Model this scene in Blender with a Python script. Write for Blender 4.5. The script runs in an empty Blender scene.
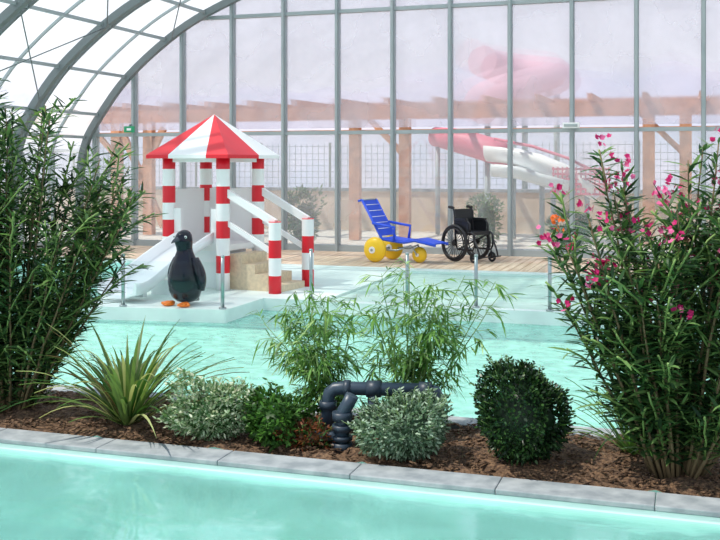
import bpy, math, random
from mathutils import Vector, Matrix
random.seed(7)
R=random.random
def U(a,b): return a+(b-a)*random.random()
ANG=math.atan2(.3126,.949)
O=Vector((-4.77,21.2,0))
FM=Matrix.Translation(O)@Matrix.Rotation(-ANG,4,'Z')
def W(s,t,z=0): return FM@Vector((s,-t,z))
sc=bpy.context.scene
try: sc.view_settings.view_transform='Standard'
except Exception: pass

# ---------------- materials
def new_mat(n):
    m=bpy.data.materials.new(n); m.use_nodes=True
    nt=m.node_tree; b=nt.nodes['Principled BSDF']; return m,nt,b
def mat(n,c,rough=.6,metal=0,var=0,scale=8,bump=0,c2=None,spec=None,trans=0):
    m,nt,b=new_mat(n)
    b.inputs['Roughness'].default_value=rough; b.inputs['Metallic'].default_value=metal
    if spec is not None: b.inputs['Specular IOR Level'].default_value=spec
    c=tuple(c)+(1,)
    b.inputs['Base Color'].default_value=c
    if var or c2 or bump:
        tc=nt.nodes.new('ShaderNodeTexCoord'); no=nt.nodes.new('ShaderNodeTexNoise')
        no.inputs['Scale'].default_value=scale; no.inputs['Detail'].default_value=6
        nt.links.new(tc.outputs['Object'],no.inputs['Vector'])
        cr=nt.nodes.new('ShaderNodeValToRGB')
        if c2: a,bb=c,tuple(c2)+(1,)
        else: a=tuple(x*(1-var) for x in c[:3])+(1,); bb=tuple(min(1,x*(1+var)) for x in c[:3])+(1,)
        cr.color_ramp.elements[0].color=a; cr.color_ramp.elements[1].color=bb
        cr.color_ramp.elements[0].position=.35; cr.color_ramp.elements[1].position=.65
        nt.links.new(no.outputs['Fac'],cr.inputs['Fac']); nt.links.new(cr.outputs['Color'],b.inputs['Base Color'])
        if bump:
            bp=nt.nodes.new('ShaderNodeBump'); bp.inputs['Strength'].default_value=bump; bp.inputs['Distance'].default_value=.03
            nt.links.new(no.outputs['Fac'],bp.inputs['Height']); nt.links.new(bp.outputs['Normal'],b.inputs['Normal'])
    return m
def leafmat(n,c,rough=.45,tr=.3):
    m,nt,b=new_mat(n)
    b.inputs['Base Color'].default_value=tuple(c)+(1,); b.inputs['Roughness'].default_value=rough
    b.inputs['Specular IOR Level'].default_value=.3
    t=nt.nodes.new('ShaderNodeBsdfTranslucent'); t.inputs['Color'].default_value=(min(1,c[0]*1.6),min(1,c[1]*1.6),c[2],1)
    mx=nt.nodes.new('ShaderNodeMixShader'); mx.inputs[0].default_value=tr
    out=nt.nodes['Material Output']
    nt.links.new(b.outputs[0],mx.inputs[1]); nt.links.new(t.outputs[0],mx.inputs[2]); nt.links.new(mx.outputs[0],out.inputs[0])
    return m
def mix_mat(n,fac,setup):
    m=bpy.data.materials.new(n); m.use_nodes=True; nt=m.node_tree
    for x in list(nt.nodes): nt.nodes.remove(x)
    out=nt.nodes.new('ShaderNodeOutputMaterial')
    sh=setup(nt); nt.links.new(sh,out.inputs[0]); return m
def water_mat(n,tint,body,bodyf,bscale=6,bstr=.25,glossf=.6,var=.18):
    def f(nt):
        tr=nt.nodes.new('ShaderNodeBsdfTransparent'); tr.inputs[0].default_value=tuple(tint)+(1,)
        df=nt.nodes.new('ShaderNodeBsdfDiffuse'); 
        tc=nt.nodes.new('ShaderNodeTexCoord')
        mp=nt.nodes.new('ShaderNodeMapping'); mp.inputs['Scale'].default_value=(1,1.3,1)
        nt.links.new(tc.outputs['Object'],mp.inputs[0])
        no=nt.nodes.new('ShaderNodeTexNoise'); no.inputs['Scale'].default_value=bscale; no.inputs['Detail'].default_value=3
        no.inputs['Distortion'].default_value=.6
        nt.links.new(mp.outputs[0],no.inputs['Vector'])
        cr=nt.nodes.new('ShaderNodeValToRGB')  # mottling painted into the diffuse colour to imitate caustic light
        cr.color_ramp.elements[0].position=.35; cr.color_ramp.elements[1].position=.68
        cr.color_ramp.elements[0].color=tuple(x*(1-var) for x in body)+(1,)
        cr.color_ramp.elements[1].color=tuple(min(1,x*(1+var)) for x in body)+(1,)
        nt.links.new(no.outputs['Fac'],cr.inputs[0]); nt.links.new(cr.outputs[0],df.inputs[0])
        m1=nt.nodes.new('ShaderNodeMixShader'); m1.inputs[0].default_value=bodyf
        nt.links.new(tr.outputs[0],m1.inputs[1]); nt.links.new(df.outputs[0],m1.inputs[2])
        gl=nt.nodes.new('ShaderNodeBsdfGlossy'); gl.inputs['Roughness'].default_value=.06
        gl.inputs[0].default_value=(.95,1,1,1)
        bp=nt.nodes.new('ShaderNodeBump'); bp.inputs['Strength'].default_value=bstr; bp.inputs['Distance'].default_value=.05
        nt.links.new(no.outputs['Fac'],bp.inputs['Height']); nt.links.new(bp.outputs[0],gl.inputs['Normal'])
        fr=nt.nodes.new('ShaderNodeFresnel'); fr.inputs[0].default_value=1.33
        mu=nt.nodes.new('ShaderNodeMath'); mu.operation='MULTIPLY'; mu.inputs[1].default_value=glossf
        nt.links.new(fr.outputs[0],mu.inputs[0])
        m2=nt.nodes.new('ShaderNodeMixShader'); nt.links.new(mu.outputs[0],m2.inputs[0])
        nt.links.new(m1.outputs[0],m2.inputs[1]); nt.links.new(gl.outputs[0],m2.inputs[2])
        return m2.outputs[0]
    return mix_mat(n,0,f)
def glass_mat(n,tint=(.93,.96,.97),gl=.06,haze=0,hazec=(.7,.7,.75),blur=0,rr=.15):
    def f(nt):
        tr=nt.nodes.new('ShaderNodeBsdfTransparent'); tr.inputs[0].default_value=tuple(tint)+(1,)
        cur=tr.outputs[0]
        if blur:
            rf=nt.nodes.new('ShaderNodeBsdfRefraction'); rf.inputs['Roughness'].default_value=rr; rf.inputs['IOR'].default_value=1.12
            rf.inputs[0].default_value=tuple(tint)+(1,)
            mx=nt.nodes.new('ShaderNodeMixShader'); mx.inputs[0].default_value=blur
            nt.links.new(cur,mx.inputs[1]); nt.links.new(rf.outputs[0],mx.inputs[2]); cur=mx.outputs[0]
        if haze:
            df=nt.nodes.new('ShaderNodeBsdfDiffuse'); df.inputs[0].default_value=tuple(hazec)+(1,)
            tl=nt.nodes.new('ShaderNodeBsdfTranslucent'); tl.inputs[0].default_value=tuple(hazec)+(1,)
            m0=nt.nodes.new('ShaderNodeMixShader'); m0.inputs[0].default_value=.6
            nt.links.new(df.outputs[0],m0.inputs[1]); nt.links.new(tl.outputs[0],m0.inputs[2])
            tc=nt.nodes.new('ShaderNodeTexCoord'); no=nt.nodes.new('ShaderNodeTexNoise'); no.inputs['Scale'].default_value=.7; no.inputs['Detail'].default_value=4
            nt.links.new(tc.outputs['Object'],no.inputs['Vector'])
            mr=nt.nodes.new('ShaderNodeMapRange'); mr.inputs['From Min'].default_value=.3; mr.inputs['From Max'].default_value=.7
            mr.inputs['To Min'].default_value=haze*.5; mr.inputs['To Max'].default_value=min(1,haze*1.5)
            nt.links.new(no.outputs['Fac'],mr.inputs['Value'])
            mx=nt.nodes.new('ShaderNodeMixShader'); nt.links.new(mr.outputs[0],mx.inputs[0])
            nt.links.new(cur,mx.inputs[1]); nt.links.new(m0.outputs[0],mx.inputs[2]); cur=mx.outputs[0]
        g=nt.nodes.new('ShaderNodeBsdfGlossy'); g.inputs['Roughness'].default_value=.03
        mx=nt.nodes.new('ShaderNodeMixShader'); mx.inputs[0].default_value=gl
        nt.links.new(cur,mx.inputs[1]); nt.links.new(g.outputs[0],mx.inputs[2])
        return mx.outputs[0]
    return mix_mat(n,0,f)

M={}
M['white']=mat('white_paint',(.88,.89,.88),.35)
M['red']=mat('red_paint',(.74,.01,.025),.35)
M['alu']=mat('grey_aluminium',(.36,.41,.42),.5,.1)
M['darkalu']=mat('dark_rib_metal',(.16,.19,.195),.5,.1)
M['chrome']=mat('brushed_steel',(.38,.44,.44),.3,.8)
M['slide']=mat('slide_gelcoat',(.85,.9,.92),.3)
M['step']=mat('beige_step',(.70,.58,.40),.6,var=.1,scale=20)
M['pooltile']=mat('pale_aqua_liner',(.48,.88,.79),.6,var=.05,scale=3)
M['liner2']=mat('turquoise_liner',(.05,.52,.49),.6,var=.18,scale=.9)
M['mint']=mat('mint_render',(.75,.87,.82),.5,var=.04,scale=4)
M['stone']=mat('grey_stone',(.22,.25,.265),.75,c2=(.36,.39,.40),scale=9,bump=.2)
M['wood_t']=mat('pergola_timber',(.58,.27,.15),.7,var=.2,scale=5)
M['mulch']=mat('bark_mulch',(.05,.025,.014),.95,c2=(.22,.13,.07),scale=45,bump=1)
M['gravel']=mat('pale_gravel',(.66,.60,.52),.95,var=.1,scale=5,bump=.2)
M['beigewall']=mat('beige_render',(.62,.49,.37),.9,var=.08,scale=2)
M['black']=mat('black_vinyl',(.012,.013,.016),.4)
M['rubber']=mat('black_rubber',(.02,.02,.022),.7)
M['blue']=mat('blue_mesh_fabric',(.015,.08,.66),.5)
M['yellow']=mat('yellow_balloon_tyre',(.95,.62,.02),.35)
M['navy']=mat('navy_gloss_paint',(.002,.003,.010),.09,c2=(.003,.006,.02),scale=9,spec=.4)
M['greyf']=mat('statue_grey_patch',(.05,.055,.075),.2)
M['orange']=mat('orange_paint',(.9,.22,.02),.35)
M['pipe']=mat('grey_pvc',(.025,.045,.07),.4)
M['pipe2']=mat('grey_pvc_collar',(.02,.035,.055),.45)
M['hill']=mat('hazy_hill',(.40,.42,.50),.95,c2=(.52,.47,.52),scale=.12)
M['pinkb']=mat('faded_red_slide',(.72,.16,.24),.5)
M['paleb']=mat('hazed_slide',(.64,.38,.43),.7)  # distance haze mixed into the colour of the far red slide
M['green_sign']=mat('exit_sign_green',(.02,.35,.16),.4)
M['fence']=mat('dark_mesh_fence',(.26,.30,.28),.6)
M['stem']=mat('stem_bark',(.16,.12,.06),.8)
M['gstem']=mat('green_stem',(.18,.30,.08),.6)
# deck boards
m,nt,b=new_mat('deck_boards'); tc=nt.nodes.new('ShaderNodeTexCoord')
wv=nt.nodes.new('ShaderNodeTexNoise'); mp=nt.nodes.new('ShaderNodeMapping'); mp.inputs['Scale'].default_value=(7,.6,1)
nt.links.new(tc.outputs['Object'],mp.inputs[0]); nt.links.new(mp.outputs[0],wv.inputs['Vector']); wv.inputs['Scale'].default_value=1.5
cr=nt.nodes.new('ShaderNodeValToRGB'); cr.color_ramp.elements[0].color=(.56,.39,.26,1); cr.color_ramp.elements[1].color=(.82,.65,.49,1)
cr.color_ramp.elements[0].position=.3; cr.color_ramp.elements[1].position=.7
nt.links.new(wv.outputs['Fac'],cr.inputs[0]); nt.links.new(cr.outputs[0],b.inputs['Base Color']); b.inputs['Roughness'].default_value=.7
M['deck']=m
M['water']=water_mat('play_pool_water',(.84,.97,.93),(.42,.82,.71),.45,6,.6,.6,.22)
M['water2']=water_mat('front_pool_water',(.80,.96,.93),(.40,.80,.74),.30,1.8,.3,.8,.14)
M['lagoon']=water_mat('lagoon_water',(.92,.99,.96),(.72,.91,.83),.6,5,.25,.18,.08)
M['glass']=glass_mat('clear_glass',gl=.04,haze=.20,hazec=(.88,.86,.87))
M['frost']=glass_mat('condensation_glass',(.96,.95,.98),gl=.03,haze=.26,hazec=(.86,.84,.89),blur=.5,rr=.12)
M['fglass']=glass_mat('balustrade_glass',(.96,.99,.98),.012)
M['poly']=glass_mat('polycarbonate_sheet',(.94,.96,.99),.03,haze=.6,hazec=(.92,.93,.96))

# ---------------- mesh builder
class MB:
    def __init__(s): s.v=[];s.f=[];s.m=[];s.sm=[];s.mats=[]
    def mi(s,k):
        if k not in s.mats: s.mats.append(k)
        return s.mats.index(k)
    def add(s,vs,fs,k,smooth=False):
        o=len(s.v); s.v.extend([tuple(x) for x in vs]); i=s.mi(k)
        for f in fs: s.f.append(tuple(o+a for a in f)); s.m.append(i); s.sm.append(smooth)
    def box(s,c,d,k,Rm=None):
        c=Vector(c); vs=[]
        for x in(-.5,.5):
            for y in(-.5,.5):
                for z in(-.5,.5):
                    p=Vector((x*d[0],y*d[1],z*d[2]))
                    if Rm: p=Rm@p
                    vs.append(c+p)
        s.add(vs,[(0,1,3,2),(4,6,7,5),(0,4,5,1),(2,3,7,6),(0,2,6,4),(1,5,7,3)],k)
    def bar(s,p0,p1,w,h,k,up=(0,0,1)):
        p0=Vector(p0);p1=Vector(p1);d=p1-p0;L=d.length;d.normalize()
        u=Vector(up); 
        if abs(d.dot(u))>.98:u=Vector((1,0,0))
        x=d.cross(u).normalized();z=x.cross(d)
        Rm=Matrix((x,d,z)).transposed()
        s.box((p0+p1)/2,(w,L,h),k,Rm)
    def path(s,pts,r,k,seg=10,closed=False,caps=True,smooth=True,kf=None):
        pts=[Vector(p) for p in pts];n=len(pts)
        rs=r if isinstance(r,(list,tuple)) else [r]*n
        rings=[];prev=None
        for i in range(n):
            if closed: d=(pts[(i+1)%n]-pts[i-1])
            else: d=pts[min(i+1,n-1)]-pts[max(i-1,0)]
            if d.length<1e-9: d=Vector((0,0,1))
            d.normalize()
            if prev is None:
                a=Vector((0,0,1)) if abs(d.z)<.9 else Vector((1,0,0))
                x=d.cross(a).normalized()
            else:
                x=prev-d*prev.dot(d); x.normalize()
            prev=x;y=d.cross(x)
            rings.append([pts[i]+(x*math.cos(2*math.pi*j/seg)+y*math.sin(2*math.pi*j/seg))*rs[i] for j in range(seg)])
        s.loft(rings,k,closed,caps,smooth,kf)
    def loft(s,rings,k,closed=False,caps=True,smooth=True,kf=None):
        seg=len(rings[0]);vs=[p for r in rings for p in r];n=len(rings)
        o=len(s.v); s.v.extend([tuple(p) for p in vs])
        for i in range(n if closed else n-1):
            a=i*seg;b=((i+1)%n)*seg
            mi=s.mi(kf(i) if kf else k)
            for j in range(seg):
                s.f.append((o+a+j,o+a+(j+1)%seg,o+b+(j+1)%seg,o+b+j));s.m.append(mi);s.sm.append(smooth)
        if caps and not closed:
            s.f.append(tuple(o+j for j in range(seg))[::-1]);s.m.append(s.mi(kf(0) if kf else k));s.sm.append(False)
            s.f.append(tuple(o+(n-1)*seg+j for j in range(seg)));s.m.append(s.mi(kf(n-2) if kf else k));s.sm.append(False)
    def ell(s,c,r,k,Rm=None,seg=16,rings=10,jit=0):
        c=Vector(c);vs=[];fs=[]
        for i in range(rings+1):
            th=math.pi*i/rings
            for j in range(seg):
                ph=2*math.pi*j/seg
                q=1+U(-jit,jit)
                p=Vector((r[0]*math.sin(th)*math.cos(ph)*q,r[1]*math.sin(th)*math.sin(ph)*q,r[2]*math.cos(th)*q))
                if Rm:p=Rm@p
                vs.append(c+p)
        for i in range(rings):
            for j in range(seg):
                fs.append((i*seg+j,(i+1)*seg+j,(i+1)*seg+(j+1)%seg,i*seg+(j+1)%seg))
        s.add(vs,fs,k,True)
    def prism(s,poly,z0,z1,k,kside=None):
        n=len(poly);vs=[(x,y,z0) for x,y in poly]+[(x,y,z1) for x,y in poly]
        s.add(vs,[tuple(range(n,2*n))],k)
        s.add(vs,[tuple(range(n))[::-1]]+[(i,(i+1)%n,n+(i+1)%n,n+i) for i in range(n)],kside or k)
    def leaf(s,b,d,L,Wd,bend,k,up=None):
        d=d.normalized()
        u=up or Vector((U(-.5,.5),U(-.5,.5),1))
        sd=d.cross(u)
        if sd.length<.05: sd=d.cross(Vector((1,.3,0)))
        sd.normalize()
        def c(t): return b+d*(L*t)+Vector((0,0,-bend*L*t*t))
        a,m1,m2,e=c(0),c(.35),c(.72),c(1)
        h=Wd/2
        s.add([a,m1-sd*h,m1+sd*h,m2-sd*h*.75,m2+sd*h*.75,e],[(0,1,2),(1,3,4,2),(3,5,4)],k)
    def obj(s,name,frame=False,bevel=0,mw=None):
        me=bpy.data.meshes.new(name); me.from_pydata(s.v,[],s.f)
        for k in s.mats: me.materials.append(M[k])
        me.polygons.foreach_set('material_index',s.m); me.polygons.foreach_set('use_smooth',s.sm)
        me.update()
        ob=bpy.data.objects.new(name,me); sc.collection.objects.link(ob)
        if frame: ob.matrix_world=FM.copy()
        if mw is not None: ob.matrix_world=mw
        if bevel:
            bv=ob.modifiers.new('bevel','BEVEL');bv.width=bevel;bv.segments=2;bv.limit_method='ANGLE'
        return ob
# frame-local coordinates: (s, -t, z)
def L(s,t,z=0): return Vector((s,-t,z))

# ---------------- arch profile
ctrl=[(-1.35,0),(-1.3,1.5),(-1.18,2.15),(-.9,2.66),(-.12,3.61),(1.07,4.52),(2.22,5.08),(3.7,5.6),(5.8,6.05),(8.5,6.3)]
ctrl=ctrl+[(17-a,b) for a,b in ctrl[-2::-1]]
prof=[]
for i in range(len(ctrl)-1):
    p0=ctrl[max(i-1,0)];p1=ctrl[i];p2=ctrl[i+1];p3=ctrl[min(i+2,len(ctrl)-1)]
    for q in range(5):
        t=q/5
        prof.append(tuple(.5*((2*p1[j])+(-p0[j]+p2[j])*t+(2*p0[j]-5*p1[j]+4*p2[j]-p3[j])*t*t+(-p0[j]+3*p1[j]-3*p2[j]+p3[j])*t**3) for j in(0,1)))
prof.append(ctrl[-1])
def archz(s):
    for a,b in zip(prof,prof[1:]):
        if b[0]>a[0] and a[0]<=s<=b[0]: return a[1]+(b[1]-a[1])*(s-a[0])/(b[0]-a[0])
    return 2
MOD=1.14
# gable glazing frame
mb=MB()
for n in range(-1,16):
    s=n*MOD
    if n==-1: s=-.95
    z=archz(s)-.05
    mb.box((s,0,z/2),(.08,.14,z),'alu')
    mb.box((s,-.08,z/2),(.05,.06,z),'alu')
for z in(.06,2.34,4.73):
    ss=[p[0] for p in prof if p[1]>=z+.02]
    mb.box(((ss[0]+ss[-1])/2,0,z),(ss[-1]-ss[0],.12,.07 if z>.1 else .12),'alu')
mb.obj('window_frame_back',True)
# gable glass panes
mb=MB(); mb.box((8.5,.02,1.2),(19.6,.012,2.28),'glass'); mb.obj('window_1',True)
mb=MB()
top=[(p[0],p[1]) for p in prof if p[1]>=2.36]
n=len(top); vs=[(x,0.02,z) for x,z in top]+[(x,0.035,z) for x,z in top]
mb.add(vs,[tuple(range(n)),tuple(range(2*n-1,n-1,-1))],'frost')
mb.obj('window_2',True)
# vault ribs
mb=MB()
def rib(t,w,d,k,off=0):
    rings=[]
    for i,p in enumerate(prof):
        a=prof[max(i-1,0)];b=prof[min(i+1,len(prof)-1)]
        dx,dz=b[0]-a[0],b[1]-a[1];l=math.hypot(dx,dz);nx,nz=dz/l,-dx/l # inward normal (right/down)
        q=[]
        for (o,w_) in((off,-w/2),(off,w/2),(off+d,w/2),(off+d,-w/2)):
            q.append(Vector((p[0]+nx*o,-(t)+w_,p[1]+nz*o)))
        rings.append(q)
    mb.loft(rings,k,False,True,False)
for t in(0.16,2.5,5.0,7.5,10.0):
    rib(t,.12,.14,'darkalu')
for t in(2.24,4.74,7.24): rib(t,.05,.08,'darkalu')
for t in(1.2,3.7,6.2,8.7): rib(t,.04,.05,'alu')
for i in range(12,len(prof)-12,4):
    p=prof[i]; mb.bar((p[0],-.12,p[1]-.05),(p[0],-10,p[1]-.05),.05,.06,'alu')
# brace rods
for a,b,t0,t1 in((17,24,2.5,5),(24,17,2.5,5),(17,24,5,7.5),(24,31,2.5,5),(24,31,0.1,2.5)):
    mb.path([(prof[a][0]+.08,-t0,prof[a][1]-.1),(prof[b][0]+.05,-t1,prof[b][1]-.12)],.012,'darkalu',6)
mb.obj('vault_rib_frame',True)
mb=MB(); vs=[];fs=[];pp=[p for p in prof if p[1]>1.9];n=len(pp)
for p in pp: vs+= [(p[0],0,p[1]+.01),(p[0],-10,p[1]+.01)]
mb.add(vs,[(2*i,2*i+1,2*i+3,2*i+2) for i in range(n-1)],'poly',True)
mb.obj('ceiling',True)
mb=MB()
mb.box((-1.36,-5,.98),(.02,10,1.9),'glass')
for t in range(0,11): mb.box((-1.33,-t,1.0),(.06,.06,2),'alu')
mb.box((-1.33,-5,2.0),(.08,10,.07),'alu'); mb.box((-1.33,-5,.06),(.1,10,.12),'alu')
mb.obj('wall_left',True)

# ---------------- ground & pools
mb=MB(); mb.box((8,38,-.06),(140,76,.08),'gravel'); mb.obj('ground_outside',True)
mb=MB()
i=0; s=-1.3
while s<18:
    mb.box((s+.07,-1.40,-.03),(.134,2.68,.06),'deck'); s+=.145
mb.obj('floor_deck',True)
mb=MB(); mb.box((8,-2.90,-.06),(20,.28,.13),'mint'); mb.obj('trim_pool_edge_back',True,.01)
# play pool basin
mb=MB()
mb.box((8,-7.5,-.75),(20,9.3,.1),'pooltile')
mb.box((-1.9,-7.5,-.36),(1.6,9.3,.7),'mint')
mb.box((8,-3.08,-.4),(20,.08,.72),'pooltile'); mb.box((8,-12.12,-.4),(20,.08,.74),'pooltile')
mb.obj('play_pool_basin',True)
mb=MB(); mb.box((8.5,-7.57,-.16),(19,9.0,.012),'water'); mb.obj('play_pool_water',True)
# terrace + lagoon
mb=MB()
mb.prism([(3.9,-3.06),(3.9,-8.3),(6.0,-8.0),(6.0,-6.9),(6.8,-6.9),(6.8,-3.06)][::1],-.7,0,'mint'); mb.obj('pool_terrace',True,.02)
mb=MB(); mb.box((11.92,-6.9,-.33),(10.2,.14,.66),'mint'); mb.box((11.92,-4.95,-.3),(10.2,3.76,.30),'mint'); mb.obj('pool_divider',True)
mb=MB(); mb.box((11.92,-4.95,-.035),(10.2,3.76,.01),'lagoon'); mb.obj('lagoon_water',True)
# bed
mb=MB()
nx,ny=150,10;vs=[];fs=[]
for a in range(nx+1):
    for c in range(ny+1):
        vs.append((-1+20*a/nx,-12.25-1.0*c/ny,U(-.03,.02)+.03*math.sin(math.pi*c/ny)))
for a in range(nx):
    for c in range(ny): q=a*(ny+1)+c; fs.append((q,q+ny+1,q+ny+2,q+1))
mb.add(vs,fs,'mulch',True)
for i in range(5000):
    p=Vector((U(5,13),-U(12.28,13.22),U(.0,.035))); mb.box(p,(U(.02,.06),U(.008,.018),.006),'mulch',Matrix.Rotation(U(0,6.3),3,'Z')@Matrix.Rotation(U(-.4,.4),3,'Y'))
mb.obj('planting_bed_soil',True)
mb=MB(); s=-1
while s<18: mb.box((s+.3,-12.17,-.03),(.597,.2,.09),'stone'); s+=.6
mb.obj('trim_pool_edge_middle',True,.006)
mb=MB(); s=-1
while s<18: mb.box((s+.4,-13.36,-.005),(.797,.22,.03),'stone'); s+=.8
mb.obj('trim_pool_edge_front',True,.006)
mb=MB()
mb.box((8,-13.43,-.2),(20,.06,.355),'mint'); mb.box((8,-13.60,-.78),(20,.30,.82),'pooltile')
mb.box((8,-17.5,-1.2),(20,8.2,.1),'liner2')
mb.path([L(8.95,14.35,-1.14),L(8.95,14.35,-1.12)],.12,'white',20)
mb.path([L(8.15,14.5,-1.14),L(8.15,14.5,-1.12)],.10,'liner2',20)
mb.obj('front_pool_basin',True)
mb=MB(); mb.box((8,-17.5,-.06),(20,8.1,.01),'water2'); mb.obj('front_pool_water',True)

# ---------------- playhouse
C=Vector((-1.863,13.6,0));ax=Vector((-.81,.393,0));ay=Vector((.393,.81,0))  # along CA, CD
A_=C+ax;D_=C+ay;B_=C+ax+ay;E_=C-ax*.91;F_=D_-ax*.91
ctr=C+ax/2+ay/2
mb=MB()
def post(p,z1,r=.09,step=.235,z0=0.0,first=0):
    z=z0
    zs=[z0]
    while z<z1-1e-4:
        z=min(z1,z+step); zs.append(z)
    mb.path([Vector((p.x,p.y,z)) for z in zs],r,'red',20,kf=lambda i:'red' if (len(zs)-2-i+first)%2==0 else 'white')
post(A_,1.84);post(B_,1.84);post(C,1.84,.095);post(D_,1.84)
post(E_,.95,.085);post(F_,.95,.085)
cs=[A_,C,D_,B_]; k=1.5
cor=[ctr+(p-ctr)*k for p in cs]; apex=Vector((ctr.x,ctr.y,2.42)); ze=1.84
cnt=0
for i in range(4):
    p,q=cor[i],cor[(i+1)%4]
    for j in range(3):
        e0,e1=[(0,.28),(.28,.74),(.74,1)][j] if i%2==0 else [(0,.22),(.22,.58),(.58,1)][j]
        a=p.lerp(q,e0);b=p.lerp(q,e1)
        a=Vector((a.x,a.y,ze));b=Vector((b.x,b.y,ze))
        col='red' if cnt%2==0 else 'white'; cnt+=1
        if i==1 and j==0: col='red'
        if i==1 and j==1: col='red'
        if i==1 and j==2: col='white'
        dn=Vector((0,0,-.05))
        mb.add([a,b,apex,a+dn,b+dn,apex+dn],[(0,1,2),(5,4,3),(0,3,4,1)],col)
def quadbox(o,u,v,z0,z1,kk):
    pts=[o,o+u,o+u+v,o+v]; mb.prism([(p.x,p.y) for p in pts],z0,z1,kk)
quadbox(C+ax*.02+ay*.02,ax*.96,ay*.96,.52,.6,'white')
quadbox(C+ax*.14+ay*.14,ax*.72,ay*.72,0,.52,'slide')
quadbox(A_+ay*.08-ax*.03,ay*.84,ax*.05,.6,1.36,'white')
quadbox(D_+ax*.08-ay*.03,ax*.84,ay*.05,.6,1.36,'white')
quadbox(C+ax*.06-ay*.0,ax*.16,ay*.05,.6,1.1,'white')
quadbox(C+ax*.78-ay*.0,ax*.16,ay*.05,.6,1.1,'white')
for p,q in zip([A_,C,D_,B_],[C,D_,B_,A_]): mb.bar(p+Vector((0,0,1.78)),q+Vector((0,0,1.78)),.06,.08,'white')
for i in range(4):
    st=-ax*.91/4
    quadbox(C+ay*.14-ax*.02+st*i,st,ay*.72,0,.48-.13*i,'step')
for p,q in((C,E_),(D_,F_)):
    mb.bar(p+Vector((0,0,1.36)),q+Vector((0,0,.93)),.06,.1,'white')
    mb.bar(p+Vector((0,0,.95)),q+Vector((0,0,.52)),.04,.07,'white')
sd=-ay; o=C+ax*.5
prof_s=[];N=14
for i in range(N+1):
    t=i/N; d=t*1.75
    z=.62-.62*(t**1.15)+.10*max(0,(t-.8)/.2)**2
    z=max(z,.06)
    prof_s.append((z, d))
sdn=sd.normalized(); axn=ax.normalized()
rings=[]
hw=.27
for (z,d) in prof_s:
    c=o+sdn*(d*.95)+Vector((0,0,z)); 
    sec=[(-hw-.03,.02),(-hw-.03,.16),(-hw,.16),(-hw+.03,.03),(-.1,0),(.1,0),(hw-.03,.03),(hw,.16),(hw+.03,.16),(hw+.03,.02),(.1,-.04),(-.1,-.04)]
    rings.append([c+axn*a+Vector((0,0,b)) for a,b in sec])
mb.loft(rings,'slide',False,True,True)
for d in(.75,1.3):
    c=o+sdn*d; mb.box(c+Vector((0,0,.1)),(.3,.08,.2 if d<1 else .12),'slide',Matrix.Rotation(math.atan2(ax.y,ax.x),3,'Z'))
mb.obj('pool_playhouse')

# ---------------- penguin statue
mb=MB()
def ring(cx,cy,z,rx,ry,n=24): return [Vector((cx+rx*math.cos(2*math.pi*j/n),cy+ry*math.sin(2*math.pi*j/n),z)) for j in range(n)]
pr=[(.03,.03,.05,.06),(.03,.05,.12,.12),(.02,.10,.175,.165),(.01,.18,.205,.19),(0,.27,.212,.20),(0,.36,.205,.195),(0,.45,.185,.175),(0,.53,.155,.148),(0,.60,.122,.118),(0,.655,.098,.1),
    (-.01,.70,.094,.104),(-.02,.75,.102,.116),(-.025,.80,.104,.12),(-.02,.85,.092,.105),(-.015,.885,.07,.08),(-.01,.905,.04,.045),(-.01,.912,.008,.008)]
mb.loft([ring(0,cy,z,rx,ry) for cy,z,rx,ry in pr],'navy')
mb.path([(0,-.11,.80),(0,-.17,.80),(0,-.22,.785),(0,-.255,.765)],[.042,.030,.017,.004],'greyf',10)
for sx in(-1,1):
    mb.ell((sx*.078,-.085,.83),(.018,.014,.018),'white'); mb.ell((sx*.086,-.098,.83),(.009,.009,.01),'black')
    rr=[]
    for i in range(9):
        t=i/8; w=.085*math.sin(math.pi*(.18+.75*t))+.01
        c=Vector((sx*(.14+.095*math.sin(t*1.9)),.02+.03*t,.58-.40*t))
        rr.append([c+Vector((sx*.022*math.cos(a),w*math.sin(a),0)) for a in [2*math.pi*j/12 for j in range(12)]])
    mb.loft(rr,'navy')
    for a in(-.5,0,.5):
        b0=Vector((sx*.10,-.10,.03)); d=Vector((math.sin(a+sx*.4),-math.cos(a+sx*.4),0))
        mb.path([b0,b0+d*.07,b0+d*.14],[.03,.028,.014],'orange',8)
    mb.ell((sx*.12,-.16,.018),(.065,.07,.018),'orange')
mb.path([(0,.14,.12),(0,.22,.06),(0,.27,.03)],[.07,.045,.015],'navy',10)
mb.obj('penguin_statue',mw=Matrix.Translation((-2.13,12.16,0))@Matrix.Rotation(-.5,4,'Z'))

# ---------------- balustrade
mb=MB()
pl=[(4.70,8.12),(5.93,7.94)]; pl2=[(6.6,6.78),(7.9,6.9),(8.75,6.9),(9.62,6.9),(10.6,6.9),(11.6,6.9)]
for grp in(pl,pl2):
    for (s,t) in grp:
        mb.path([L(s,t,0),L(s,t,.62)],.022,'chrome',12); mb.path([L(s,t,0),L(s,t,.02)],.045,'chrome',12)
        mb.ell(L(s,t,.62),(.026,.026,.02),'chrome')
    for a,b in zip(grp,grp[1:]):
        p,q=L(*a),L(*b); d=(q-p).normalized()
        mb.bar(p+d*.05+Vector((0,0,.32)),q-d*.05+Vector((0,0,.32)),.01,.46,'fglass')
mb.obj('glass_balustrade',True)

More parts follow.
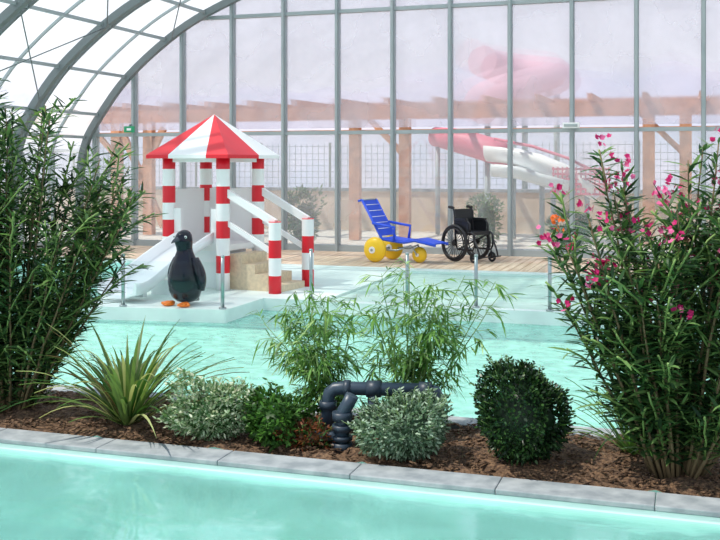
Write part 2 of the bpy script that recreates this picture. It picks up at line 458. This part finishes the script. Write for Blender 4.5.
# ---------------- wheelchair
def circ(c,r,n=28,axis='y'):
    return [Vector((c[0]+r*math.cos(2*math.pi*i/n),c[1],c[2]+r*math.sin(2*math.pi*i/n))) for i in range(n)]
mb=MB()
for y in(-.28,.28):
    c=(0,y,.33)
    mb.path(circ(c,.30),.028,'rubber',8,closed=True); mb.path(circ((0,y*1.14,.33),.26),.012,'black',6,closed=True)
    mb.path([(0,y-.03,.33),(0,y+.03,.33)],.04,'black',10)
    mb.path(circ(c,.27),.014,'black',6,closed=True)
    for i in range(24):
        a=2*math.pi*i/24; mb.path([c,(.27*math.cos(a),y,.33+.27*math.sin(a))],.006,'black',4)
    yi=y*.8
    cc=(.42,yi,.09); mb.path(circ(cc,.07,16),.022,'rubber',8,closed=True); mb.path([cc,(.40,yi,.2)],.018,'black',8)
    mb.path([(.4,yi-.015,.09),(.44,yi+.015,.09)],.03,'black',8)
    mb.path([(-.16,yi,.95),(-.09,yi,.93),(-.06,yi,.87),(-.02,yi,.3),(.02,yi,.22),(.40,yi,.22),(.44,yi,.3),(.44,yi,.48),(.38,yi,.52),(-.04,yi,.5)],.018,'black',8)
    mb.path([(-.20,yi,.955),(-.08,yi,.94)],.026,'rubber',8)
    mb.path([(-.04,yi,.72),(.26,yi,.72),(.32,yi,.68),(.33,yi,.5)],.016,'black',8)
    mb.box((.12,yi,.74),(.28,.06,.045),'black'); mb.box((.12,yi,.62),(.34,.014,.2),'black')
    mb.path([(.44,yi,.42),(.54,yi,.2),(.56,yi,.12)],.015,'black',8)
    mb.box((.60,yi*.6,.11),(.14,.13,.02),'black',Matrix.Rotation(-.2,3,'Y'))
mb.box((.18,0,.51),(.42,.43,.06),'black'); mb.box((-.065,0,.72),(.035,.42,.40),'black',Matrix.Rotation(-.08,3,'Y'))
mb.path([(.02,-.2,.22),(.38,.2,.5)],.014,'black',6); mb.path([(.02,.2,.22),(.38,-.2,.5)],.014,'black',6)
mb.obj('wheelchair',mw=Matrix.Translation((1.88,17.75,0))@Matrix.Rotation(-.9,4,'Z'))

# ---------------- beach wheelchair
mb=MB()
for y in(-.3,.3):
    mb.ell((0,y,.22),(.22,.105,.22),'yellow',seg=24,rings=16)
    mb.path([(0,y-.115,.22),(0,y+.115,.22)],.06,'white',14); mb.path([(0,y-.125,.22),(0,y+.125,.22)],.025,'alu',10)
mb.ell((.72,0,.14),(.14,.08,.14),'yellow',seg=20,rings=12); mb.path([(.72,-.1,.14),(.72,.1,.14)],.03,'white',10)
mb.path([(0,-.42,.22),(0,.42,.22)],.016,'chrome',8)
for y in(-.24,.24):
    mb.path([(-.30,y,1.08),(.08,y,.45),(.12,y,.40),(.55,y,.36),(.75,y,.40),(1.15,y,.33)],.024,'blue',8)
    mb.path([(0,y,.22),(.1,y,.40)],.016,'chrome',8); mb.path([(0,y,.22),(.40,y,.22),(.62,y*.5,.3),(.72,y*.4,.14)],.016,'chrome',8)
    mb.path([(-.06,y*1.2,.68),(.38,y*1.2,.62),(.36,y*1.1,.38)],.024,'blue',8)
    mb.path([(-.30,y,1.08),(-.38,y,1.06)],.02,'blue',8)
for (a,b) in(((-.30,1.08),(.08,.46)),((.10,.42),(.55,.38)),((.55,.38),(.75,.42)),((.75,.42),(1.12,.35))):
    mb.bar((a[0],0,a[1]),(b[0],0,b[1]),.46,.02,'blue')
for i in range(1,6):
    t=i/6; mb.path([(-.30+.38*t,-.24,1.085-.62*t+.012),(-.30+.38*t,.24,1.085-.62*t+.012)],.007,'white',6)
mb.path([(-.30,-.24,1.08),(-.30,.24,1.08)],.018,'chrome',8)
mb.obj('beach_wheelchair',mw=Matrix.Translation((.42,17.75,0))@Matrix.Rotation(-.55,4,'Z'))

# exit sign, light fitting
mb=MB(); mb.box((-.05,-.14,2.45),(.24,.04,.13),'green_sign'); mb.box((-.05,-.163,2.45),(.10,.006,.05),'white'); mb.box((-.05,-.1,2.53),(.02,.1,.06),'alu'); mb.obj('exit_sign',True)
mb=MB(); mb.box((8*MOD,-.18,2.42),(.30,.10,.10),'white'); mb.path([L(8*MOD,.05,2.42),L(8*MOD,.15,2.42)],.02,'alu',8); mb.box((8*MOD,-.235,2.42),(.24,.01,.05),'alu'); mb.obj('wall_light_fitting',True,.01)

# ---------------- outside
mb=MB()
for s in(-2.3,-1.4,.6,3.92,5.1,10.36,11.09,14): mb.box((s,3,1.45),(.24,.2,2.9),'wood_t')
mb.box((6,3,2.88),(22,.16,.30),'wood_t'); mb.box((6,5.2,3.1),(22,.16,.3),'wood_t'); mb.box((6,3,2.45),(22,.08,.10),'wood_t')
s=-4
while s<16: mb.bar((s,2.5,3.12),(s,5.8,3.16),.10,.14,'wood_t'); s+=1.1
for s in(-2.3,5.1,11.09): mb.bar((s-.9,3,2.8),(s,3,1.9),.1,.12,'wood_t')
mb.bar((-2.3,3,.2),(-1.0,3,2.6),.1,.16,'wood_t'); mb.bar((-1.0,3,.2),(-2.2,3,2.6),.1,.16,'wood_t')
mb.obj('timber_pergola',True)
mb=MB(); mb.box((8,6.6,.5),(34,.3,1.05),'beigewall'); mb.box((8,6.6,1.05),(34,.4,.08),'stone'); mb.obj('garden_wall',True)
mb=MB(); s=-6
while s<24:
    mb.box((s,6.6,1.70),(.05,.05,1.2),'fence')
    for q in range(12): mb.box((s+.167*q,6.6,1.70),(.010,.010,1.15),'fence')
    s+=2
for z in(1.2,1.36,1.52,1.68,1.84,2.0,2.2): mb.box((9,6.6,z),(30,.010,.010),'fence')
mb.obj('mesh_fence',True)
def arcpts(c,r,a0,a1,z0,z1,n=24): return [Vector((c[0]+r*math.cos(a0+(a1-a0)*i/n),c[1]+r*math.sin(a0+(a1-a0)*i/n),z0+(z1-z0)*i/n)) for i in range(n+1)]
def chute(pts,r,k):
    rings=[]
    for i,p in enumerate(pts):
        d=(pts[min(i+1,len(pts)-1)]-pts[max(i-1,0)]).normalized(); x=d.cross(Vector((0,0,1))).normalized(); y=x.cross(d)
        rg=[p+x*r*math.cos(a)+y*r*math.sin(a) for a in [math.pi+math.pi*j/10 for j in range(11)]]
        rg+=[p+x*(r+.05)*math.cos(a)+y*(r+.05)*math.sin(a) for a in [2*math.pi-math.pi*j/10 for j in range(11)]]
        rings.append(rg)
    mb.loft(rings,k)
# slides stand between the pergola and the garden wall
mb=MB()
mb.path([L(5.2,-5.4,2.40),L(5.7,-5.1,2.32),L(6.2,-4.9,2.2),L(6.7,-4.8,2.05),L(7.1,-4.7,1.9)],[.24,.28,.30,.30,.28],'pinkb',18)
chute([L(6.7,-4.6,2.15),L(7.2,-4.5,2.1),L(7.8,-4.35,1.95),L(8.4,-4.2,1.72),L(8.9,-4.1,1.45),L(9.3,-4.0,1.25)],.32,'white')
chute([L(6.9,-4.0,1.72),L(7.5,-4.0,1.67),L(8.1,-3.95,1.5),L(8.7,-3.9,1.35)],.24,'slide')
mb.path([L(6.9,-4.2,2.3),L(7.8,-4.0,2.12),L(8.6,-3.9,1.85),L(9.3,-3.8,1.5)],.035,'pinkb',8)
for q in range(13): mb.box((8.3+.1*q,3.75,1.35),(.03,.03,.62),'pinkb')
for z in(1.06,1.17,1.28,1.39,1.50,1.61): mb.box((8.9,3.75,z),(1.25,.025,.05),'pinkb')
for x,y,z in((5.3,5.25,2.15),(6.6,4.85,1.8),(7.3,4.4,1.7),(8.0,4.1,1.3),(9.0,4.1,1.15),(8.3,3.75,1.1),(9.5,3.75,1.1)): mb.path([(x,y,0),(x,y,z)],.06,'alu',10)
mb.obj('water_slide',True)
# distant slide tower
mb=MB()
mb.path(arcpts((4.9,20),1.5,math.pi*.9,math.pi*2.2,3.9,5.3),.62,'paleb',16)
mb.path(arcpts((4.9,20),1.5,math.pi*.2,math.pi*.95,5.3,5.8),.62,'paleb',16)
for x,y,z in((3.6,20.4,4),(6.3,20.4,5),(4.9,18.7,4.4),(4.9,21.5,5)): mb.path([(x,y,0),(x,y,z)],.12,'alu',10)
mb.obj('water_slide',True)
mb=MB();
vs=[];fs=[];nx=60
for i in range(nx+1):
    x=-60+150*i/nx; h=8.6+.8*math.sin(i*.33)+.5*math.sin(i*.9+1)+.4*math.sin(i*2.3)
    vs+=[(x,44,-1),(x,50,h*.7),(x,60,h)]
for i in range(nx):
    a=3*i; fs+=[(a,a+3,a+4,a+1),(a+1,a+4,a+5,a+2)]
mb.add(vs,fs,'hill',True); mb.obj('distant_hill',True)

# ---------------- foliage
M['ole1']=leafmat('oleander_leaf',(.045,.11,.035)); M['ole2']=leafmat('oleander_leaf_light',(.15,.26,.085)); M['ole3']=leafmat('oleander_leaf_dark',(.018,.048,.02))
M['flx1']=leafmat('flax_green',(.13,.21,.06)); M['flx2']=leafmat('flax_yellow',(.42,.44,.20)); M['flx3']=leafmat('flax_bronze',(.16,.11,.05))
M['var1']=leafmat('variegated_pale',(.36,.46,.30),.5,.2); M['var2']=leafmat('variegated_green',(.11,.21,.09),.5,.2); M['var3']=leafmat('variegated_cream',(.60,.64,.48),.5,.2)
M['grn1']=leafmat('fresh_green',(.08,.20,.035)); M['grn2']=leafmat('mid_green',(.035,.10,.02))
M['gry1']=leafmat('sage_leaf',(.17,.27,.17),.6,.2); M['gry2']=leafmat('sage_leaf_light',(.36,.47,.35),.6,.2); M['gry3']=leafmat('sage_leaf_dark',(.06,.11,.06),.6,.2)
M['box1']=leafmat('box_leaf',(.018,.055,.015),.35,.15); M['box2']=leafmat('box_leaf_light',(.05,.115,.03),.35,.15); M['box3']=leafmat('box_leaf_dark',(.006,.02,.007),.4,.1)
M['bam1']=leafmat('bamboo_leaf',(.15,.31,.07)); M['bam2']=leafmat('bamboo_leaf_dark',(.06,.16,.03)); M['bam3']=leafmat('bamboo_leaf_pale',(.34,.50,.20))
M['rb1']=leafmat('russet_leaf',(.20,.06,.025)); M['rb2']=leafmat('russet_dark',(.08,.035,.015))
M['pink']=leafmat('oleander_flower',(.50,.015,.14),.5,.3); M['pink2']=leafmat('oleander_flower_light',(.74,.14,.34),.5,.3); M['orf']=leafmat('orange_flower',(.9,.16,.03),.5,.3)
M['out1']=leafmat('garden_leaf',(.12,.24,.08)); M['out2']=leafmat('garden_leaf_dark',(.05,.12,.04))
def pick(ks,w): 
    return random.choices(ks,w)[0]
def curve(b,d,Ln,droop,n=7):
    pts=[]
    for i in range(n+1):
        t=i/n; pts.append(b+d*(Ln*t)+Vector((0,0,-droop*Ln*t*t))+Vector((U(-1,1),U(-1,1),0))*.008)
    return pts
def oleander(name,base,H,spread,nst,ks,wt,flow=0,leanx=0,Lf=.14,lw=.021,fill=.12):
    mb=MB(); tips=[]
    for i in range(nst):
        a=U(0,2*math.pi); sp=math.sqrt(R())*spread
        hh=H*U(.55,1.0)*(1-.30*(sp/spread)**2)
        b=base+Vector((math.cos(a)*sp*.22,math.sin(a)*sp*.14,0))
        d=Vector((math.cos(a)*sp+leanx,math.sin(a)*sp*.6,hh)); Ln=d.length
        pts=curve(b,d/Ln,Ln*1.04,.08)
        mb.path(pts,[.012-.0012*q for q in range(8)],'stem',5)
        subs=[pts]
        for q in range(6):
            k=random.randint(1,6); p=pts[k]; dd=(d.normalized()+Vector((U(-.8,.8),U(-.5,.5),U(-.1,.3)))).normalized()
            sb=curve(p,dd,U(.25,.5)*H*.45,.16,5); mb.path(sb,[.006]*6,'gstem',4); subs.append(sb)
        for sidx,sb in enumerate(subs):
            n=len(sb)-1; Lt=sum((sb[i+1]-sb[i]).length for i in range(n))
            k=int(Lt/.045)
            t0=fill if sidx==0 else .1
            for q in range(k):
                t=t0+(1-t0)*q/k; f=t*n; ii=min(int(f),n-1); p=sb[ii].lerp(sb[ii+1],f-ii); ax_=(sb[ii+1]-sb[ii]).normalized()
                ph=U(0,6.3)
                for w in range(3):
                    an=ph+w*2.09; o=Vector((math.cos(an),math.sin(an),0))
                    dr=(o*.9+ax_*U(.1,1.0)).normalized()
                    mb.leaf(p,dr,Lf*U(.7,1.25),lw*U(.8,1.2),U(.0,.4),pick(ks,wt))
            tips.append(sb[-1])
    if flow:
        random.shuffle(tips)
        tips=[t for t in tips if t.z>H*.33]
        tips.sort(key=lambda t:-t.z+U(0,H*.55))
        for qi,tp in enumerate(tips[:flow]):
            for q in range(random.randint(6,12)):
                c=tp+Vector((U(-.05,.05),U(-.05,.05),U(-.01,.09))); nn=Vector((U(-1,1),U(-1.2,.4),U(-.2,1))).normalized()
                x=nn.cross(Vector((.1,.2,1))).normalized(); y=nn.cross(x); kk=pick(['pink','pink2'],[3,1]) if qi!=9 else 'orf'
                for w in range(5):
                    an=w*1.257; dd=(x*math.cos(an)+y*math.sin(an)+nn*.25)
                    mb.leaf(c,dd,U(.014,.022),.016,0,kk,up=nn)
    return mb.obj(name)
oleander('oleander_shrub',W(6.72,12.85),2.46,.72,48,['ole1','ole2','ole3'],[4,2,2],leanx=.02,fill=.05)
oleander('oleander_shrub',W(11.10,12.95),2.10,.62,44,['ole1','ole2','ole3'],[4,2,2],flow=62,leanx=.03,fill=.1)
def flax(name,base,Ln,n,ks,wt,lw=.026,drp=.6):
    mb=MB()
    for i in range(n):
        a=U(0,6.283); tilt=U(.1,1.0); l=Ln*U(.6,1.1)
        h=Vector((math.cos(a),math.sin(a),0)); b=base+h*U(0,.05)
        d=(h*math.sin(tilt)+Vector((0,0,math.cos(tilt))))
        sd=d.cross(Vector((0,0,1))).normalized(); k=pick(ks,wt); vs=[];N=8
        dr=U(.2,drp)
        for q in range(N+1):
            t=q/N; c=b+d*l*t+Vector((0,0,-dr*l*t**2.4))+h*(.1*l*t*t); c.z=max(c.z,.02)
            w=lw*.5*min(1,(1-t)*2.2+.03)*min(1,.6+t*2)
            vs+=[c-sd*w+Vector((0,0,.004)),c,c+sd*w+Vector((0,0,.004))]
        fs=[]
        for q in range(N):
            o=3*q; fs+=[(o,o+1,o+4,o+3),(o+1,o+2,o+5,o+4)]
        mb.add(vs,fs,k,True)
    return mb.obj(name)
flax('flax_plant',W(7.70,12.95),.90,150,['flx1','flx2','flx3','grn2'],[4,2,1,2],drp=.5)
flax('flax_plant',W(10.85,12.6),.7,70,['flx1','grn2','grn1'],[3,3,3],.016)
def shrub(name,base,rx,ry,h,n,Lf,lw,ks,wt,core,lump=.12,curl=.1,shoots=0):
    mb=MB()
    c0=base+Vector((0,0,h*.50))
    lumps=[(Vector((U(-1,1),U(-1,1),U(-.3,1))).normalized(),U(.8,1.6)) for _ in range(10)]
    dips=[Vector((U(-1,1),U(-1,.4),U(-.4,1))).normalized() for _ in range(8)]
    mb.ell(base+Vector((0,0,h*.42)),(rx*.66,ry*.66,h*.38),core,seg=18,rings=12,jit=.08)
    for i in range(7):
        a=U(0,6.3); mb.path([base,base+Vector((math.cos(a)*rx*.4,math.sin(a)*ry*.4,h*.5))],[.01,.004],'stem',5)
    def rad(d): return 1+sum(lump*max(0,d.dot(q)-.8)*5*w for q,w in lumps)-sum(lump*max(0,d.dot(q)-.85)*7 for q in dips)-.06
    for i in range(n):
        d=Vector((random.gauss(0,1),random.gauss(0,1),random.gauss(0,1))).normalized()
        r=U(.68,1.0)**.7*rad(d)*U(.92,1.06)
        p=c0+Vector((d.x*rx*r,d.y*ry*r,d.z*h*.5*r)); 
        if p.z<.01: continue
        dr=(d+Vector((U(-.8,.8),U(-.8,.8),U(-.3,.9)))).normalized()
        mb.leaf(p,dr,Lf*U(.6,1.2),lw*U(.7,1.2),curl,pick(ks,wt),up=(d+Vector((U(-.6,.6),U(-.6,.6),U(-.4,.6)))))
    for i in range(shoots):
        d=Vector((U(-1,1),U(-1,1),U(-.1,1.1))).normalized(); r=rad(d)*.9
        p=c0+Vector((d.x*rx*r,d.y*ry*r,d.z*h*.5*r)); e=p+(d+Vector((U(-.4,.4),U(-.4,.4),U(0,.6)))).normalized()*U(.05,.10)
        mb.path([p,e],[.002,.0015],'gstem',3)
        for q in range(12):
            t=q/12; mb.leaf(p.lerp(e,t),(Vector((U(-1,1),U(-1,1),U(-.1,.6)))).normalized(),Lf*U(.7,1.1),lw,curl,pick(ks,wt))
    return mb.obj(name)
shrub('variegated_shrub',W(8.37,13.04),.26,.19,.34,4600,.034,.014,['var1','var2','var3'],[4,4,2],'grn2',.25,shoots=90)
shrub('low_green_shrub',W(8.76,12.98),.19,.18,.26,2400,.045,.02,['grn1','grn2'],[3,4],'grn2',.35,shoots=50)
shrub('russet_shrub',W(8.99,13.03),.14,.13,.13,1100,.035,.012,['rb1','rb2','grn2'],[3,3,2],'rb2',.3,shoots=20)
shrub('sage_shrub',W(9.60,13.07),.25,.17,.36,4600,.036,.013,['gry1','gry2','gry3'],[4,3,3],'gry3',.26,shoots=90)
shrub('boxwood_shrub',W(10.27,12.92),.265,.25,.58,9000,.03,.014,['box1','box2','box3'],[5,2,4],'box3',.18,shoots=80)
def bamboo(name,base,H,n,spx,lx=0):
    mb=MB()
    for i in range(n):
        a=U(0,6.3); sp=U(.1,1)*spx; d=Vector((math.cos(a)*sp+lx,math.sin(a)*sp*.6,H*U(.55,1))); Ln=d.length
        pts=curve(base+Vector((U(-.06,.06),U(-.05,.05),0)),d/Ln,Ln*1.1,.16)
        mb.path(pts,[.006-.0006*q for q in range(8)],'gstem',5)
        for q in range(19):
            t=U(.15,1); f=t*7; ii=min(int(f),6); p=pts[ii].lerp(pts[ii+1],f-ii)
            an=U(0,6.3); dd=Vector((math.cos(an),math.sin(an)*.8,U(-.1,.6))).normalized(); sl=U(.05,.18)
            e=p+dd*sl; mb.path([p,e],[.0022,.0015],'gstem',3)
            for w in range(6):
                tt=U(.3,1); dl=(dd+Vector((U(-.9,.9),U(-.9,.9),U(-1.0,.3)))).normalized()
                mb.leaf(p.lerp(e,tt),dl,U(.06,.14),U(.010,.017),U(.1,.6),pick(['bam1','bam2','bam3'],[4,3,1]))
    return mb.obj(name)
bamboo('bamboo_plant',W(8.96,12.5),.96,17,.44,-.06)
bamboo('bamboo_plant',W(9.48,12.5),1.18,18,.44,.06)
# pipes
mb=MB()
b=W(9.05,12.86); c=W(9.20,13.02)
r=.041
xd=Vector((1,-.12,0)).normalized()
def el(p,z): return Vector((p.x,p.y,z))
mb.path([el(b,0),el(b,.25),el(b+xd*.012,.30),el(b+xd*.045,.325),el(b+xd*.09,.33),el(b+xd*.64,.33)],r,'pipe',16)
for z in(.03,.20): mb.path([el(b,z),el(b,z+.05)],r+.013,'pipe2',16)
mb.path([el(c,0),el(c,.20),el(c+xd*.01,.24),el(c+xd*.03,.27),el(c+xd*.06,.33)],r*.98,'pipe',16)
for z,dz in((.0,.05),(.065,.025),(.12,.035),(.18,.05)): mb.path([el(c,z),el(c,z+dz)],r+.020,'pipe2',16)
for d,w in((.10,.04),(.24,.09),(.56,.08)): mb.path([el(b+xd*d,.33),el(b+xd*(d+w),.33)],r+.010,'pipe2',16)
g=b+xd*.28
mb.path([el(g,.33),el(g,.0)],r*.85,'pipe',14); mb.path([el(g,.10),el(g,.16)],r+.012,'pipe2',14)
mb.path([el(b+xd*.62,.33),el(b+xd*.66,.325),el(b+xd*.68,.29),el(b+xd*.68,0)],r*.9,'pipe',14)
mb.path([el(c,.08),el(c+Vector((-.16,.05,0)),.08)],r*.7,'pipe',12)
mb.obj('pvc_pipework')
# outside shrubs
shrub('garden_shrub',W(3.35,-1.2),.36,.3,1.1,900,.12,.035,['out1','out2'],[1,1],'out2',.35,shoots=60)
shrub('garden_shrub',W(9.0,-1.1),.36,.3,.75,900,.12,.035,['out1','out2'],[1,1],'out2',.35,shoots=40)
shrub('garden_shrub',W(7.1,-2.2),.30,.3,1.1,700,.12,.03,['out1','out2'],[1,1],'out2',.35,shoots=40)

# ---------------- lights, world, camera
sl=bpy.data.lights.new('sun','SUN'); sl.energy=4.4; sl.angle=.02; sl.color=(1,.94,.85)
so=bpy.data.objects.new('sun',sl); sc.collection.objects.link(so)
so.rotation_euler=(-Vector((-.50,-.12,.85))).to_track_quat('-Z','Y').to_euler()
w=bpy.data.worlds.new('sky'); sc.world=w; w.use_nodes=True; nt=w.node_tree; bg=nt.nodes['Background']
tc=nt.nodes.new('ShaderNodeTexCoord'); sx=nt.nodes.new('ShaderNodeSeparateXYZ'); cr=nt.nodes.new('ShaderNodeValToRGB')
nt.links.new(tc.outputs['Generated'],sx.inputs[0]); nt.links.new(sx.outputs['Z'],cr.inputs[0]); nt.links.new(cr.outputs[0],bg.inputs[0])
cr.color_ramp.elements[0].color=(.93,.94,.96,1); cr.color_ramp.elements[1].color=(.55,.69,.90,1); cr.color_ramp.elements[1].position=.7
bg.inputs[1].default_value=1.12
cam=bpy.data.cameras.new('camera'); co=bpy.data.objects.new('camera',cam); sc.collection.objects.link(co)
co.location=(0,0,1.7); co.rotation_euler=(math.radians(90),0,0)
cam.sensor_width=36; cam.lens=50; cam.shift_y=-105/720; cam.clip_end=500
sc.camera=co
